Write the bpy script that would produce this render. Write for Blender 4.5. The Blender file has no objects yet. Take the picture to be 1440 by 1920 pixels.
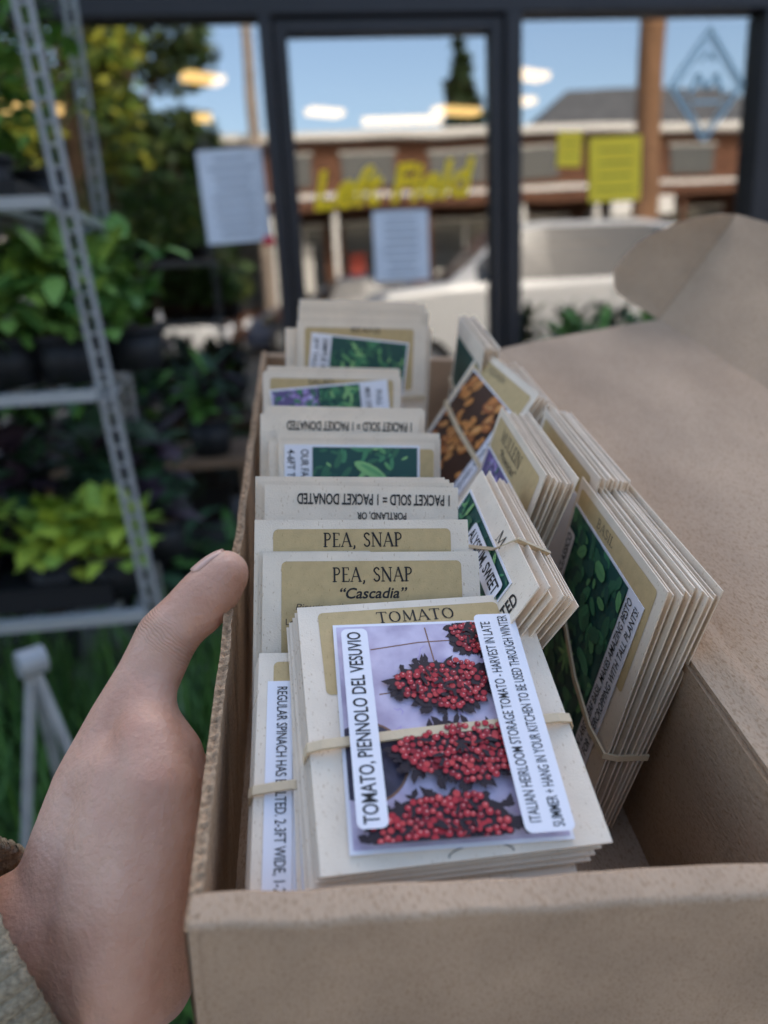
import bpy, bmesh, math, random
from mathutils import Matrix, Vector, noise
R=math.radians
sc=bpy.context.scene
sc.view_settings.view_transform='Standard'; sc.view_settings.look='None'; sc.view_settings.exposure=0
random.seed(7)

# ---------------------------------------------------------------- materials
MATS={}
def mat(name,col,rough=.6,var=0.0,scale=20,bump=0.0,bscale=200,spec=.3,sss=0,metal=0,col2=None,detail=4,coord='Object',emit=None,estr=0,stretch=None,dist=.002):
    if name in MATS: return MATS[name]
    m=bpy.data.materials.new(name); m.use_nodes=True; nt=m.node_tree; N=nt.nodes; L=nt.links
    b=N['Principled BSDF']; b.inputs['Roughness'].default_value=rough
    b.inputs['Specular IOR Level'].default_value=spec; b.inputs['Metallic'].default_value=metal
    b.inputs['Base Color'].default_value=(*col,1)
    if sss:
        b.inputs['Subsurface Weight'].default_value=sss
        b.inputs['Subsurface Radius'].default_value=(1,.35,.2); b.inputs['Subsurface Scale'].default_value=.006
    if emit:
        b.inputs['Emission Color'].default_value=(*emit,1); b.inputs['Emission Strength'].default_value=estr
    if var or bump:
        tc=N.new('ShaderNodeTexCoord'); src=tc.outputs[coord]
        if stretch:
            mp=N.new('ShaderNodeMapping'); mp.inputs['Scale'].default_value=stretch; L.new(src,mp.inputs['Vector']); src=mp.outputs['Vector']
    if var:
        n=N.new('ShaderNodeTexNoise'); n.inputs['Scale'].default_value=scale; n.inputs['Detail'].default_value=detail
        L.new(src,n.inputs['Vector'])
        r=N.new('ShaderNodeValToRGB'); r.color_ramp.elements[0].position=.32; r.color_ramp.elements[1].position=.68
        c2=col2 if col2 else tuple(min(1,c*(1+var)) for c in col)
        c1=tuple(c*(1-var) for c in col) if not col2 else col
        r.color_ramp.elements[0].color=(*c1,1); r.color_ramp.elements[1].color=(*c2,1)
        L.new(n.outputs['Fac'],r.inputs['Fac']); L.new(r.outputs['Color'],b.inputs['Base Color'])
    if bump:
        n2=N.new('ShaderNodeTexNoise'); n2.inputs['Scale'].default_value=bscale; n2.inputs['Detail'].default_value=5
        L.new(src,n2.inputs['Vector'])
        bp=N.new('ShaderNodeBump'); bp.name='BUMP'; bp.inputs['Strength'].default_value=bump; bp.inputs['Distance'].default_value=dist
        L.new(n2.outputs['Fac'],bp.inputs['Height']); L.new(bp.outputs['Normal'],b.inputs['Normal'])
    MATS[name]=m; return m
def fibres(m,dark,scale=1100,lo=.30,hi=.40):
    nt=m.node_tree;N=nt.nodes;L=nt.links;b=N['Principled BSDF']
    src=b.inputs['Base Color'].links[0].from_socket
    tc=N.new('ShaderNodeTexCoord'); mp=N.new('ShaderNodeMapping'); mp.inputs['Scale'].default_value=(1,.35,1); mp.inputs['Rotation'].default_value=(0,0,.6)
    L.new(tc.outputs['Object'],mp.inputs['Vector'])
    n=N.new('ShaderNodeTexNoise'); n.inputs['Scale'].default_value=scale; n.inputs['Detail'].default_value=2; L.new(mp.outputs['Vector'],n.inputs['Vector'])
    r=N.new('ShaderNodeValToRGB'); r.color_ramp.elements[0].position=lo; r.color_ramp.elements[1].position=hi
    r.color_ramp.elements[0].color=(*dark,1); r.color_ramp.elements[1].color=(1,1,1,1); L.new(n.outputs['Fac'],r.inputs['Fac'])
    mx=N.new('ShaderNodeMix'); mx.data_type='RGBA'; mx.blend_type='MULTIPLY'; mx.inputs[0].default_value=1
    L.new(src,mx.inputs[6]); L.new(r.outputs['Color'],mx.inputs[7]); L.new(mx.outputs[2],b.inputs['Base Color']); return m

# ---------------------------------------------------------------- mesh builder
_tc={}
def text_geo(body,bold):
    k=(body,bold)
    if k in _tc: return _tc[k]
    cu=bpy.data.curves.new('t','FONT'); cu.body=body; cu.size=1; cu.offset=bold; cu.resolution_u=3
    ob=bpy.data.objects.new('t',cu); sc.collection.objects.link(ob)
    dg=bpy.context.evaluated_depsgraph_get(); dg.update()
    me=bpy.data.meshes.new_from_object(ob.evaluated_get(dg))
    v=[(p.co.x,p.co.y) for p in me.vertices]; f=[tuple(p.vertices) for p in me.polygons]
    bpy.data.objects.remove(ob); bpy.data.curves.remove(cu); bpy.data.meshes.remove(me)
    x0=min(a for a,_ in v);x1=max(a for a,_ in v);y0=min(a for _,a in v);y1=max(a for _,a in v)
    v=[((a-(x0+x1)/2)/(x1-x0),(b-(y0+y1)/2)/(y1-y0)) for a,b in v]
    _tc[k]=(v,f); return _tc[k]
class MB:
    def __init__(s): s.v=[];s.f=[];s.m=[];s.mats=[];s.T=None
    def mi(s,m):
        if m not in s.mats: s.mats.append(m)
        return s.mats.index(m)
    def add(s,vs,fs,m):
        o=len(s.v); i=s.mi(m)
        if s.T is not None: vs=[tuple(s.T@Vector(v)) for v in vs]
        s.v+=[tuple(v) for v in vs]
        for f in fs: s.f.append([o+k for k in f]); s.m.append(i)
    def box(s,p0,p1,m):
        x0,y0,z0=p0;x1,y1,z1=p1
        s.add([(x0,y0,z0),(x1,y0,z0),(x1,y1,z0),(x0,y1,z0),(x0,y0,z1),(x1,y0,z1),(x1,y1,z1),(x0,y1,z1)],
              [(0,3,2,1),(4,5,6,7),(0,1,5,4),(1,2,6,5),(2,3,7,6),(3,0,4,7)],m)
    def quad(s,x0,y0,x1,y1,z,m): s.add([(x0,y0,z),(x1,y0,z),(x1,y1,z),(x0,y1,z)],[(0,1,2,3)],m)
    def rrect(s,x0,y0,x1,y1,r,z,m):
        v=[]
        for cx,cy,a0 in((x1-r,y1-r,0),(x0+r,y1-r,90),(x0+r,y0+r,180),(x1-r,y0+r,270)):
            for k in range(6): a=R(a0+k*18); v.append((cx+r*math.cos(a),cy+r*math.sin(a),z))
        s.add(v,[tuple(range(len(v)))],m)
    def text(s,body,cx,cy,w,h,m,rot=0,z=.0003,shear=0,bold=.0):
        v,f=text_geo(body,bold); c,sn=math.cos(R(rot)),math.sin(R(rot)); o=[]
        for a,b in v:
            x=a*w+shear*b*h; y=b*h; o.append((cx+x*c-y*sn,cy+x*sn+y*c,z))
        s.add(o,f,m)
    def ribbon(s,pts,th,z,m):
        for (x0,y0),(x1,y1) in zip(pts[:-1],pts[1:]):
            d=math.hypot(x1-x0,y1-y0) or 1e-9; nx,ny=-(y1-y0)/d*th/2,(x1-x0)/d*th/2
            ex,ey=(x1-x0)/d*th*.2,(y1-y0)/d*th*.2
            s.add([(x0+nx-ex,y0+ny-ey,z),(x0-nx-ex,y0-ny-ey,z),(x1-nx+ex,y1-ny+ey,z),(x1+nx+ex,y1+ny+ey,z)],[(0,1,2,3)],m)
    def beam(s,p,q,w,h,m,up=(0,0,1)):
        p=Vector(p);q=Vector(q);d=(q-p).normalized();u=Vector(up); x=d.cross(u)
        if x.length<1e-4: x=d.cross(Vector((1,0,0)))
        x.normalize(); y=x.cross(d); vs=[]
        for c in (p,q):
            for a,b in((-1,-1),(1,-1),(1,1),(-1,1)): vs.append(c+x*a*w/2+y*b*h/2)
        s.add(vs,[(0,1,2,3),(7,6,5,4),(0,4,5,1),(1,5,6,2),(2,6,7,3),(3,7,4,0)],m)
    def tube(s,p,q,r0,r1,m,n=12,cap=True):
        p=Vector(p);q=Vector(q);d=(q-p).normalized(); x=d.orthogonal().normalized(); y=d.cross(x); vs=[]
        for c,r in((p,r0),(q,r1)):
            for k in range(n): a=2*math.pi*k/n; vs.append(c+x*math.cos(a)*r+y*math.sin(a)*r)
        fs=[(k,(k+1)%n,n+(k+1)%n,n+k) for k in range(n)]
        if cap: fs+=[tuple(range(n-1,-1,-1)),tuple(range(n,2*n))]
        s.add(vs,fs,m)
    def obj(s,name,M=None,parent=None,smooth=False,bevel=0):
        me=bpy.data.meshes.new(name); me.from_pydata(s.v,[],s.f)
        for m in s.mats: me.materials.append(m)
        me.polygons.foreach_set('material_index',s.m)
        if smooth: me.polygons.foreach_set('use_smooth',[True]*len(s.f))
        me.update()
        ob=bpy.data.objects.new(name,me); sc.collection.objects.link(ob)
        if parent: ob.parent=parent
        if M is not None: ob.matrix_local=M
        if bevel:
            b=ob.modifiers.new('b','BEVEL'); b.width=bevel; b.segments=2; b.limit_method='ANGLE'
        return ob
def empty(name,M=None):
    e=bpy.data.objects.new(name,None); sc.collection.objects.link(e); e.empty_display_size=.05
    if M is not None: e.matrix_world=M
    return e

# ---------------------------------------------------------------- camera
Mc=Matrix.Translation((0,0,1.2))@Matrix.Rotation(R(-6),4,'Z')@Matrix.Rotation(R(90-16.5),4,'X')@Matrix.Rotation(R(-2.8),4,'Z')
cd=bpy.data.cameras.new('camera'); cam=bpy.data.objects.new('camera',cd); sc.collection.objects.link(cam)
cam.matrix_world=Mc; sc.camera=cam
cd.sensor_fit='VERTICAL'; cd.sensor_height=36; cd.lens=27.19; cd.clip_start=.01; cd.clip_end=2000
cd.dof.use_dof=True; cd.dof.focus_distance=.30; cd.dof.aperture_fstop=5.8

# ---------------------------------------------------------------- light
w=bpy.data.worlds.new('World'); sc.world=w; w.use_nodes=True; nt=w.node_tree
sky=nt.nodes.new('ShaderNodeTexSky'); sky.sky_type='NISHITA'; sky.sun_disc=False
SUN_EL=R(34); SUN_AZ=R(12)
sky.sun_elevation=SUN_EL; sky.sun_rotation=SUN_AZ; sky.air_density=1.0; sky.dust_density=2.6; sky.ozone_density=1.0
nt.links.new(sky.outputs[0],nt.nodes['Background'].inputs[0]); nt.nodes['Background'].inputs[1].default_value=.42
sd=bpy.data.lights.new('sun','SUN'); sd.energy=4.2; sd.angle=R(.5); sd.color=(1,.92,.80)
so=bpy.data.objects.new('sun',sd); sc.collection.objects.link(so)
sdir=Vector((math.sin(SUN_AZ)*math.cos(SUN_EL),math.cos(SUN_AZ)*math.cos(SUN_EL),math.sin(SUN_EL)))
so.rotation_euler=sdir.to_track_quat('Z','Y').to_euler()

# ---------------------------------------------------------------- box frame
def frame(x,u,o):
    x=Vector(x).normalized(); u=Vector(u); u=(u-x*u.dot(x)).normalized(); z=x.cross(u); o=Vector(o)
    return Matrix(((x.x,u.x,z.x,o.x),(x.y,u.y,z.y,o.y),(x.z,u.z,z.z,o.z),(0,0,0,1)))
Mb=Mc@frame((.9937,0,-.1117),(-.0984,.4733,-.8754),(-.0517,-.1083,-.2))

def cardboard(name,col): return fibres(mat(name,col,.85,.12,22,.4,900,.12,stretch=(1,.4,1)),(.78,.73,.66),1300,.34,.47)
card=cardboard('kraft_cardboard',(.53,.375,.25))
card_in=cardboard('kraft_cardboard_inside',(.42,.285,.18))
edge=mat('cardboard_edge',(.46,.31,.19),.9,.4,400,.6,1200,.1)
LBOX=.515; WB=.187; HB=.1
bx=empty('cardboard_box',Mb)
mb=MB(); n=300
vs=[];fs=[]
for i in range(n+1):
    b=.0+LBOX*i/n
    h=noise.noise(Vector((b*180,0,0)))*.0007+noise.noise(Vector((b*900,3,0)))*.0007
    if abs(b-.298)<.006: h+=.0020*(1-abs(b-.298)/.006)
    bow=-.0012*math.sin(math.pi*i/n)+noise.noise(Vector((b*40,7,0)))*.0006
    th=.0036+noise.noise(Vector((b*700,9,1)))*.0007
    vs+=[(bow,b,h),(bow+th*.5,b,h-.0010-.0008*math.sin(b*1400)),(bow+th,b,h-.0002),(th,b,-HB),(0,b,-HB)]
for i in range(n):
    a=i*5;c=a+5
    for k in range(5): fs.append((a+k,a+(k+1)%5,c+(k+1)%5,c+k))
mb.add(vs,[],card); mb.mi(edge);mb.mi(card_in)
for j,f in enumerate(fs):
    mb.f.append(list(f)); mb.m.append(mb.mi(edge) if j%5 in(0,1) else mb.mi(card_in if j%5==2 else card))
mb.obj('left_wall',Matrix(),bx,smooth=False)
def rolled(name,y0,y1,x0,x1):
    mb=MB(); prof=[]; r=.0022; t=y1-y0
    for k in range(7): a=R(180-k*15); prof.append((y0+r+r*math.cos(a),-r+r*math.sin(a)))
    for k in range(7): a=R(90-k*15); prof.append((y1-r+r*math.cos(a),-r+r*math.sin(a)))
    prof+=[(y1,-HB),(y0,-HB)]
    n=80; P=len(prof); vs=[]
    for i in range(n+1):
        x=x0+(x1-x0)*i/n
        for (b,c) in prof:
            d=noise.noise(Vector((x*45,b*60,c*8)))*.0008
            vs.append((x,b+d*(1 if c>-.05 else .3),c+d*.6 if c>-.02 else c))
    fs=[(i*P+k,(i+1)*P+k,(i+1)*P+(k+1)%P,i*P+(k+1)%P) for i in range(n) for k in range(P)]
    fs+=[tuple(range(P)),tuple(n*P+k for k in range(P-1,-1,-1))]
    mb.add(vs,fs,card); return mb.obj(name,Matrix(),bx,smooth=True)
o=rolled('front_wall',0,.0115,.0008,WB)
md=o.modifiers.new('e','EDGE_SPLIT'); md.split_angle=R(50)
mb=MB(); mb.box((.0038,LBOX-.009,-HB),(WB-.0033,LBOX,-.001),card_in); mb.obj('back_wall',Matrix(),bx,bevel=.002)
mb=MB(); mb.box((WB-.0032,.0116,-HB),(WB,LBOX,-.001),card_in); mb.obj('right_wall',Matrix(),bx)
mb=MB(); mb.box((0,0,-HB-.003),(WB,LBOX,-HB-.0002),card); mb.obj('bottom',Matrix(),bx)
def sheet(name,grid,th,m,sm=True):
    mb=MB(); nu=len(grid);nv=len(grid[0]); vs=[p for r in grid for p in r]
    fs=[(i*nv+j,(i+1)*nv+j,(i+1)*nv+j+1,i*nv+j+1) for i in range(nu-1) for j in range(nv-1)]
    mb.add(vs,fs,m); ob=mb.obj(name,Matrix(),bx,smooth=sm)
    s=ob.modifiers.new('s','SOLIDIFY'); s.thickness=th; s.offset=0
    e=ob.modifiers.new('e','EDGE_SPLIT'); e.split_angle=R(40); return ob
g=[]
for i in range(70):
    s=i/69; a=WB-.0016+s*.155
    c=.0006+ .035*s + .0020*math.sin(math.pi*s) + .0022*math.exp(-((s-.07)/.022)**2)-.0014*math.exp(-((s-.110)/.015)**2)
    g.append([(a,.004+(LBOX-.006)*j/30, c+noise.noise(Vector((a*12,j*.3,0)))*.0014) for j in range(31)])
sheet('lid',g,.0028,card)
a0=WB-.0016+.155; c0=.0355
def tuckp(s,b): return (a0+.0005+s*.047+.0012*math.sin(s*3.1),b,c0+s*.088+.0005)
sheet('tuck_flap',[[tuckp(i/11,.004+(LBOX-.006)*j/30) for j in range(31)] for i in range(12)],.0028,card)
be=.004+LBOX-.006
outer=[(.3135,.547,.050),(.3110,.553,.057),(.3100,.555,.069),(.316,.553,.081),(.324,.550,.093),(.334,.543,.103),(.346,.535,.112),(.360,.526,.119),(.376,.518,.1235)]
g=[]
for i in range(9):
    p=Vector(tuckp(i/8,be))+Vector((-.0006,.0022,0)); q=Vector(outer[i])
    g.append([tuple(p.lerp(q,j/5)) for j in range(6)])
sheet('corner_flap',g,.0028,card)

# ---------------------------------------------------------------- printing materials
def pap(n,c): return fibres(mat(n,c,.8,.05,60,.12,1500,.2),(.74,.66,.55),1300,.28,.36)
paper=pap('packet_paper',(.88,.735,.565))
paper2=pap('packet_paper_b',(.82,.68,.515))
tan=fibres(mat('printed_tan',(.60,.43,.21),.75,.06,200,.1,1500,.2),(.8,.75,.65),1500,.27,.36)
ink=mat('ink_black',(.025,.022,.02),.6)
ink2=mat('ink_brown',(.10,.07,.045),.6)
lab=mat('label_white',(.88,.85,.87),.45,.02,30,.0,1,.4)
lav=mat('print_lavender',(.45,.37,.50),.4,.25,90,0,1,.4,col2=(.70,.62,.74))
band=mat('rubber_band',(.70,.54,.34),.5,.08,100,.1,800,.4)
P_RED=[mat('print_red%d'%i,c,.4) for i,c in enumerate([(.33,.02,.03),(.48,.03,.04),(.20,.012,.02),(.58,.06,.06)])]
P_PINK=mat('print_pink',(.88,.45,.40),.4)
P_DK=mat('print_dark_leaf',(.030,.018,.022),.4); P_CHARCOAL=mat('print_charcoal',(.06,.052,.08),.4,.3,200)  # charcoal is the dark grey round printed in the tomato picture
P_BR=mat('print_stem',(.25,.13,.08),.4)
P_GR=[mat('print_green%d'%i,c,.4) for i,c in enumerate([(.05,.17,.09),(.08,.28,.13),(.16,.40,.15),(.03,.11,.08),(.28,.54,.20)])]
P_BG=mat('print_green_dark',(.02,.085,.07),.4)
P_OR=[mat('print_orange%d'%i,c,.4) for i,c in enumerate([(.55,.19,.05),(.66,.26,.07),(.42,.13,.04),(.8,.40,.14)])]
P_OB=mat('print_brown_dark',(.07,.03,.018),.4)
P_PU=[mat('print_purple%d'%i,c,.4) for i,c in enumerate([(.30,.17,.45),(.45,.33,.62),(.58,.5,.76),(.17,.13,.28),(.08,.17,.12)])]

def blob(mb,cx,cy,rx,ry,rot,z,m,rect,n=8,jit=.15,rng=random):
    x0,y0,x1,y1=rect; c,s=math.cos(rot),math.sin(rot); v=[]
    for k in range(n):
        a=2*math.pi*k/n; r=1+rng.uniform(-jit,jit); px,py=rx*r*math.cos(a),ry*r*math.sin(a)
        X=cx+px*c-py*s; Y=cy+px*s+py*c
        v.append((min(max(X,x0),x1),min(max(Y,y0),y1),z))
    mb.add(v,[tuple(range(n))],m)
def photo(mb,kind,x0,y0,x1,y1,z,rng):
    rect=(x0,y0,x1,y1); W=x1-x0;H=y1-y0; dz=3e-6
    def nz():
        nonlocal z; z+=dz; return z
    X=lambda f:x0+f*W
    Y=lambda f:y1-f*H
    if kind=='tomato':
        mb.quad(x0,y0,x1,y1,z,lav)
        for _ in range(14):
            px,py=rng.uniform(.1,.9),rng.uniform(.05,.95); pts=[(X(px),Y(py))]
            for k in range(4): px+=rng.uniform(-.05,.05); py+=rng.uniform(-.04,.04); pts.append((X(min(max(px,0),1)),Y(min(max(py,0),1))))
            mb.ribbon(pts,.00025,nz(),P_PU[1])
        for pts in ([(.18,.13),(.45,.10),(.8,.09)],[(.2,.36),(.42,.34),(.5,.33)],[(.25,.66),(.4,.62),(.55,.6)],[(.5,.02),(.53,.3)]):
            mb.ribbon([(X(a),Y(b)) for a,b in pts],.0005,nz(),P_BR)
        blob(mb,X(.10),Y(.66),W*.20,H*.17,0,nz(),P_CHARCOAL,rect,24,.02,rng)
        mb.ribbon([(X(.1)+W*.2*math.cos(a),Y(.66)+H*.17*math.sin(a)) for a in [R(q) for q in range(-90,91,10)]],.0008,nz(),P_BR)
        for cx,cy,rx,ry in((.80,.07,.17,.10),(.55,.33,.27,.122),(.57,.65,.32,.132),(.42,.95,.34,.12)):
            for k in range(80):
                a=rng.uniform(0,6.283); q=rng.uniform(.78,1.12)
                blob(mb,X(cx)+math.cos(a)*rx*W*q,Y(cy)+math.sin(a)*ry*H*q,.0024,.0011,a+rng.uniform(-.8,.8),nz(),P_DK,rect,5,.4,rng)
            blob(mb,X(cx),Y(cy),rx*W*.95,ry*H*.95,0,nz(),P_DK,rect,18,.10,rng)
            pts=[]
            for _ in range(1300):
                a=rng.uniform(0,6.283); q=math.sqrt(rng.random())*.90*(1+.12*math.sin(a*3+cx*9)+.06*math.sin(a*7))
                p=(X(cx)+math.cos(a)*rx*W*q,Y(cy)+math.sin(a)*ry*H*q)
                if all((p[0]-t[0])**2+(p[1]-t[1])**2>.00168**2 for t in pts): pts.append(p)
            for p in pts:
                if not(x0<p[0]<x1 and y0<p[1]<y1): continue
                r=rng.uniform(.00092,.00135)
                blob(mb,p[0],p[1],r,r,0,nz(),P_RED[2],rect,12,.03,rng)
                blob(mb,p[0]+r*.08,p[1]+r*.1,r*.86,r*.86,0,nz(),P_RED[rng.choice((0,1,1,3))],rect,12,.03,rng)
                if rng.random()<.75: blob(mb,p[0]+r*.25,p[1]+r*.35,r*.26,r*.20,0,nz(),P_PINK,rect,6,.1,rng)
            for _ in range(14):
                a=rng.uniform(0,6.283); q=rng.random()*.7
                blob(mb,X(cx)+math.cos(a)*rx*W*q,Y(cy)+math.sin(a)*ry*H*q,.0020,.0007,rng.uniform(0,3),nz(),P_DK,rect,5,.4,rng)
        return z
    if kind in('leaf','pea','basil'):
        mb.quad(x0,y0,x1,y1,z,P_BG)
        k={'leaf':240,'pea':180,'basil':190}[kind]
        for i in range(k):
            L=rng.uniform(.0015,.005) if kind!='basil' else rng.uniform(.0025,.007)
            asp={'leaf':.3,'pea':.35,'basil':.55}[kind]
            f=i/k
            m=P_GR[rng.choice((3,0,0,1) if f<.5 else (0,1,1,2,4) if kind!='basil' else (0,1,0,2,3))]
            cx,cy,ro=rng.uniform(x0,x1),rng.uniform(y0,y1),rng.uniform(0,3.14)
            blob(mb,cx,cy,L,L*asp,ro,nz(),m,rect,8,.12,rng)
            if L>.004: mb.ribbon([(min(max(cx-L*.7*math.cos(ro),x0),x1),min(max(cy-L*.7*math.sin(ro),y0),y1)),(min(max(cx+L*.7*math.cos(ro),x0),x1),min(max(cy+L*.7*math.sin(ro),y0),y1))],.00018,nz(),P_GR[3])
        if kind=='pea': blob(mb,X(.55),Y(.14),W*.17,H*.035,-.5,nz(),P_GR[4],rect,14,.05,rng); blob(mb,X(.56),Y(.135),W*.12,H*.013,-.5,nz(),P_GR[2],rect,14,.05,rng)
        if kind=='basil':
            for q in range(9): blob(mb,X(.55)+.004*math.cos(q*.7),Y(.62)+.004*math.sin(q*.7),.0065,.0013,q*.7,nz(),P_GR[4 if q%2 else 2],rect,8,.1,rng)
        return z
    if kind=='orange':
        mb.quad(x0,y0,x1,y1,z,P_OB)
        for i in range(85):
            L=rng.uniform(.004,.008)
            cx,cy,ro=rng.uniform(x0,x1),rng.uniform(y0,y1),rng.gauss(.7,.5)
            blob(mb,cx,cy,L,L*.55,ro,nz(),P_OB,rect,12,.06,rng)
            blob(mb,cx,cy,L*.93,L*.48,ro,nz(),P_OR[rng.choice((0,1,1,2))],rect,12,.06,rng)
            blob(mb,cx,cy+L*.08,L*.6,L*.16,ro,nz(),P_OR[3 if rng.random()<.5 else 1],rect,10,.1,rng)
        return z
    if kind=='purple':
        mb.quad(x0,y0,x1,y1,z,P_PU[3])
        for i in range(260):
            L=rng.uniform(.0008,.003); blob(mb,rng.uniform(x0,x1),rng.uniform(y0,y1),L,L*.6,rng.uniform(0,3),nz(),P_PU[rng.choice((0,1,2,3,4,1))] if rng.random()<.8 else P_GR[1],rect,7,.3,rng)
        return z

def arc(cx,cy,rx,ry,a0,a1,n=10): return [(cx+rx*math.cos(R(a0+(a1-a0)*k/n)),cy+ry*math.sin(R(a0+(a1-a0)*k/n))) for k in range(n+1)]
T_,t_=.135,.062
G={'A':(.82,[([(.06,0),(.41,1)],t_),([(.41,1),(.76,0)],T_),([(.19,.36),(.6,.36)],t_),([(-.03,.02),(.17,.02)],t_),([(.62,.02),(.88,.02)],t_)]),
'E':(.62,[([(.14,0),(.14,1)],T_),([(.02,.98),(.54,.98),(.54,.82)],t_),([(.14,.52),(.45,.52)],t_),([(.02,.02),(.57,.02),(.6,.2)],t_)]),
'P':(.62,[([(.14,0),(.14,1)],T_),([(.02,.98),(.28,.98)]+arc(.3,.74,.24,.24,90,-90)+[(.14,.5)],t_*1.5),([(.0,.02),(.3,.02)],t_)]),
'S':(.58,[(arc(.3,.75,.2,.22,20,180)+arc(.3,.26,.22,.24,90,-160),t_*1.7)]),
'N':(.86,[([(.12,0),(.12,1)],t_),([(.1,1),(.74,0)],T_),([(.74,0),(.74,1)],t_),([(0,.98),(.14,.98)],t_),([(.0,.02),(.25,.02)],t_),([(.62,.98),(.86,.98)],t_)]),
'T':(.76,[([(.38,0),(.38,1)],T_),([(.02,.84),(.04,.98),(.72,.98),(.74,.84)],t_),([(.24,.02),(.52,.02)],t_)]),
'O':(.9,[(arc(.45,.5,.36,.47,60,120,4),t_),(arc(.45,.5,.36,.47,120,240),T_*.9),(arc(.45,.5,.36,.47,240,300,4),t_),(arc(.45,.5,.36,.47,-60,60),T_*.9)]),
'M':(1.0,[([(.12,0),(.16,1)],t_),([(.16,1),(.5,.1)],T_),([(.5,.1),(.84,1)],t_),([(.84,1),(.88,0)],T_),([(.0,.02),(.24,.02)],t_),([(.76,.02),(1,.02)],t_)]),
'U':(.84,[([(.14,1),(.14,.3)]+arc(.42,.3,.28,.28,180,360)+[(.7,1)],t_*1.6),([(.02,.98),(.26,.98)],t_),([(.58,.98),(.82,.98)],t_)]),
'L':(.6,[([(.14,0),(.14,1)],T_),([(.02,.98),(.28,.98)],t_),([(.02,.02),(.55,.02),(.58,.22)],t_)]),
'I':(.32,[([(.16,0),(.16,1)],T_),([(.02,.98),(.3,.98)],t_),([(.02,.02),(.3,.02)],t_)]),
'B':(.66,[([(.14,0),(.14,1)],T_),([(.02,.98),(.28,.98)]+arc(.3,.76,.22,.22,90,-90)+[(.14,.54)],t_*1.5),([(.14,.54),(.3,.54)]+arc(.32,.28,.26,.26,90,-90)+[(.02,.02)],t_*1.5)]),
',':(.28,[([(.14,.08),(.16,-.02),(.08,-.16)],t_*1.8)]),' ':(.38,[])}
def serif(mb,s,cx,cy,w,h,m,rot=0,z=.0003):
    tot=sum(G[c][0]+.1 for c in s)-.1; k=w/tot; x=-w/2; c_,s_=math.cos(R(rot)),math.sin(R(rot)); zz=z
    for ch in s:
        gw,st=G[ch]
        for pts,th in st:
            zz+=4e-6
            q=[(x+px*k,(py-.5)*h) for px,py in pts]
            mb.ribbon([(cx+a*c_-b*s_,cy+a*s_+b*c_) for a,b in q],th*h,zz,m)
        x+=(gw+.1)*k

# ---------------------------------------------------------------- packets
def body(mb,w,h,m,th=.0007):
    nx,ny=6,6; vs=[];fs=[]
    for j in range(ny+1):
        for i in range(nx+1):
            u,v=i/nx,j/ny; vs.append((u*w,-v*h,-.0001))
    for j in range(ny+1):
        for i in range(nx+1):
            u,v=i/nx,j/ny; vs.append((u*w,-v*h,-th-.0012*math.sin(math.pi*u)*math.sin(math.pi*v)))
    S=(nx+1)*(ny+1)
    for j in range(ny):
        for i in range(nx):
            a=j*(nx+1)+i; fs.append((a,a+nx+1,a+nx+2,a+1)); fs.append((S+a,S+a+1,S+a+nx+2,S+a+nx+1))
    for i in range(nx): fs.append((i,i+1,S+i+1,S+i)); a=ny*(nx+1)+i; fs.append((a,S+a,S+a+1,a+1))
    for j in range(ny): a=j*(nx+1); fs.append((a,S+a,S+a+nx+1,a+nx+1)); a+=nx; fs.append((a,a+nx+1,S+a+nx+1,S+a))
    mb.add(vs,fs,m)
def LR(TL,L,yaw=0,roll=0):
    x=Vector((math.cos(R(yaw)),math.sin(R(yaw)),math.sin(R(roll))))
    return frame(x,(0,math.sin(R(L)),math.cos(R(L))),TL)
PW=.086; PH=.112
def packet(F,feat=None,m=None,w=PW,h=PH):
    mb=MB(); body(mb,w,h,m or paper)
    if feat: feat(mb)
    return mb.obj('seed_packet',Mb@F)
def strip(mb,pts,wv,th,m):
    wv=Vector(wv); vs=[];fs=[]
    pts=[Vector(p) for p in pts]
    for i,p in enumerate(pts):
        d=(pts[min(i+1,len(pts)-1)]-pts[max(i-1,0)]).normalized(); nn=d.cross(wv).normalized()*th/2
        wq=wv/2
        vs+=[p-wq-nn,p+wq-nn,p+wq+nn,p-wq+nn]
    for i in range(len(pts)-1):
        a=i*4;b=a+4
        for k in range(4): fs.append((a+k,b+k,b+(k+1)%4,a+(k+1)%4))
    fs+=[(0,1,2,3),tuple(len(vs)-4+k for k in(3,2,1,0))]
    mb.add(vs,fs,m)
def tanpatch(mb,w=PW,top=.0045,hh=.05,x0=.075): mb.rrect(w*x0,-hh,w*(1-x0),-top,.002,.00005,tan)

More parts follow.
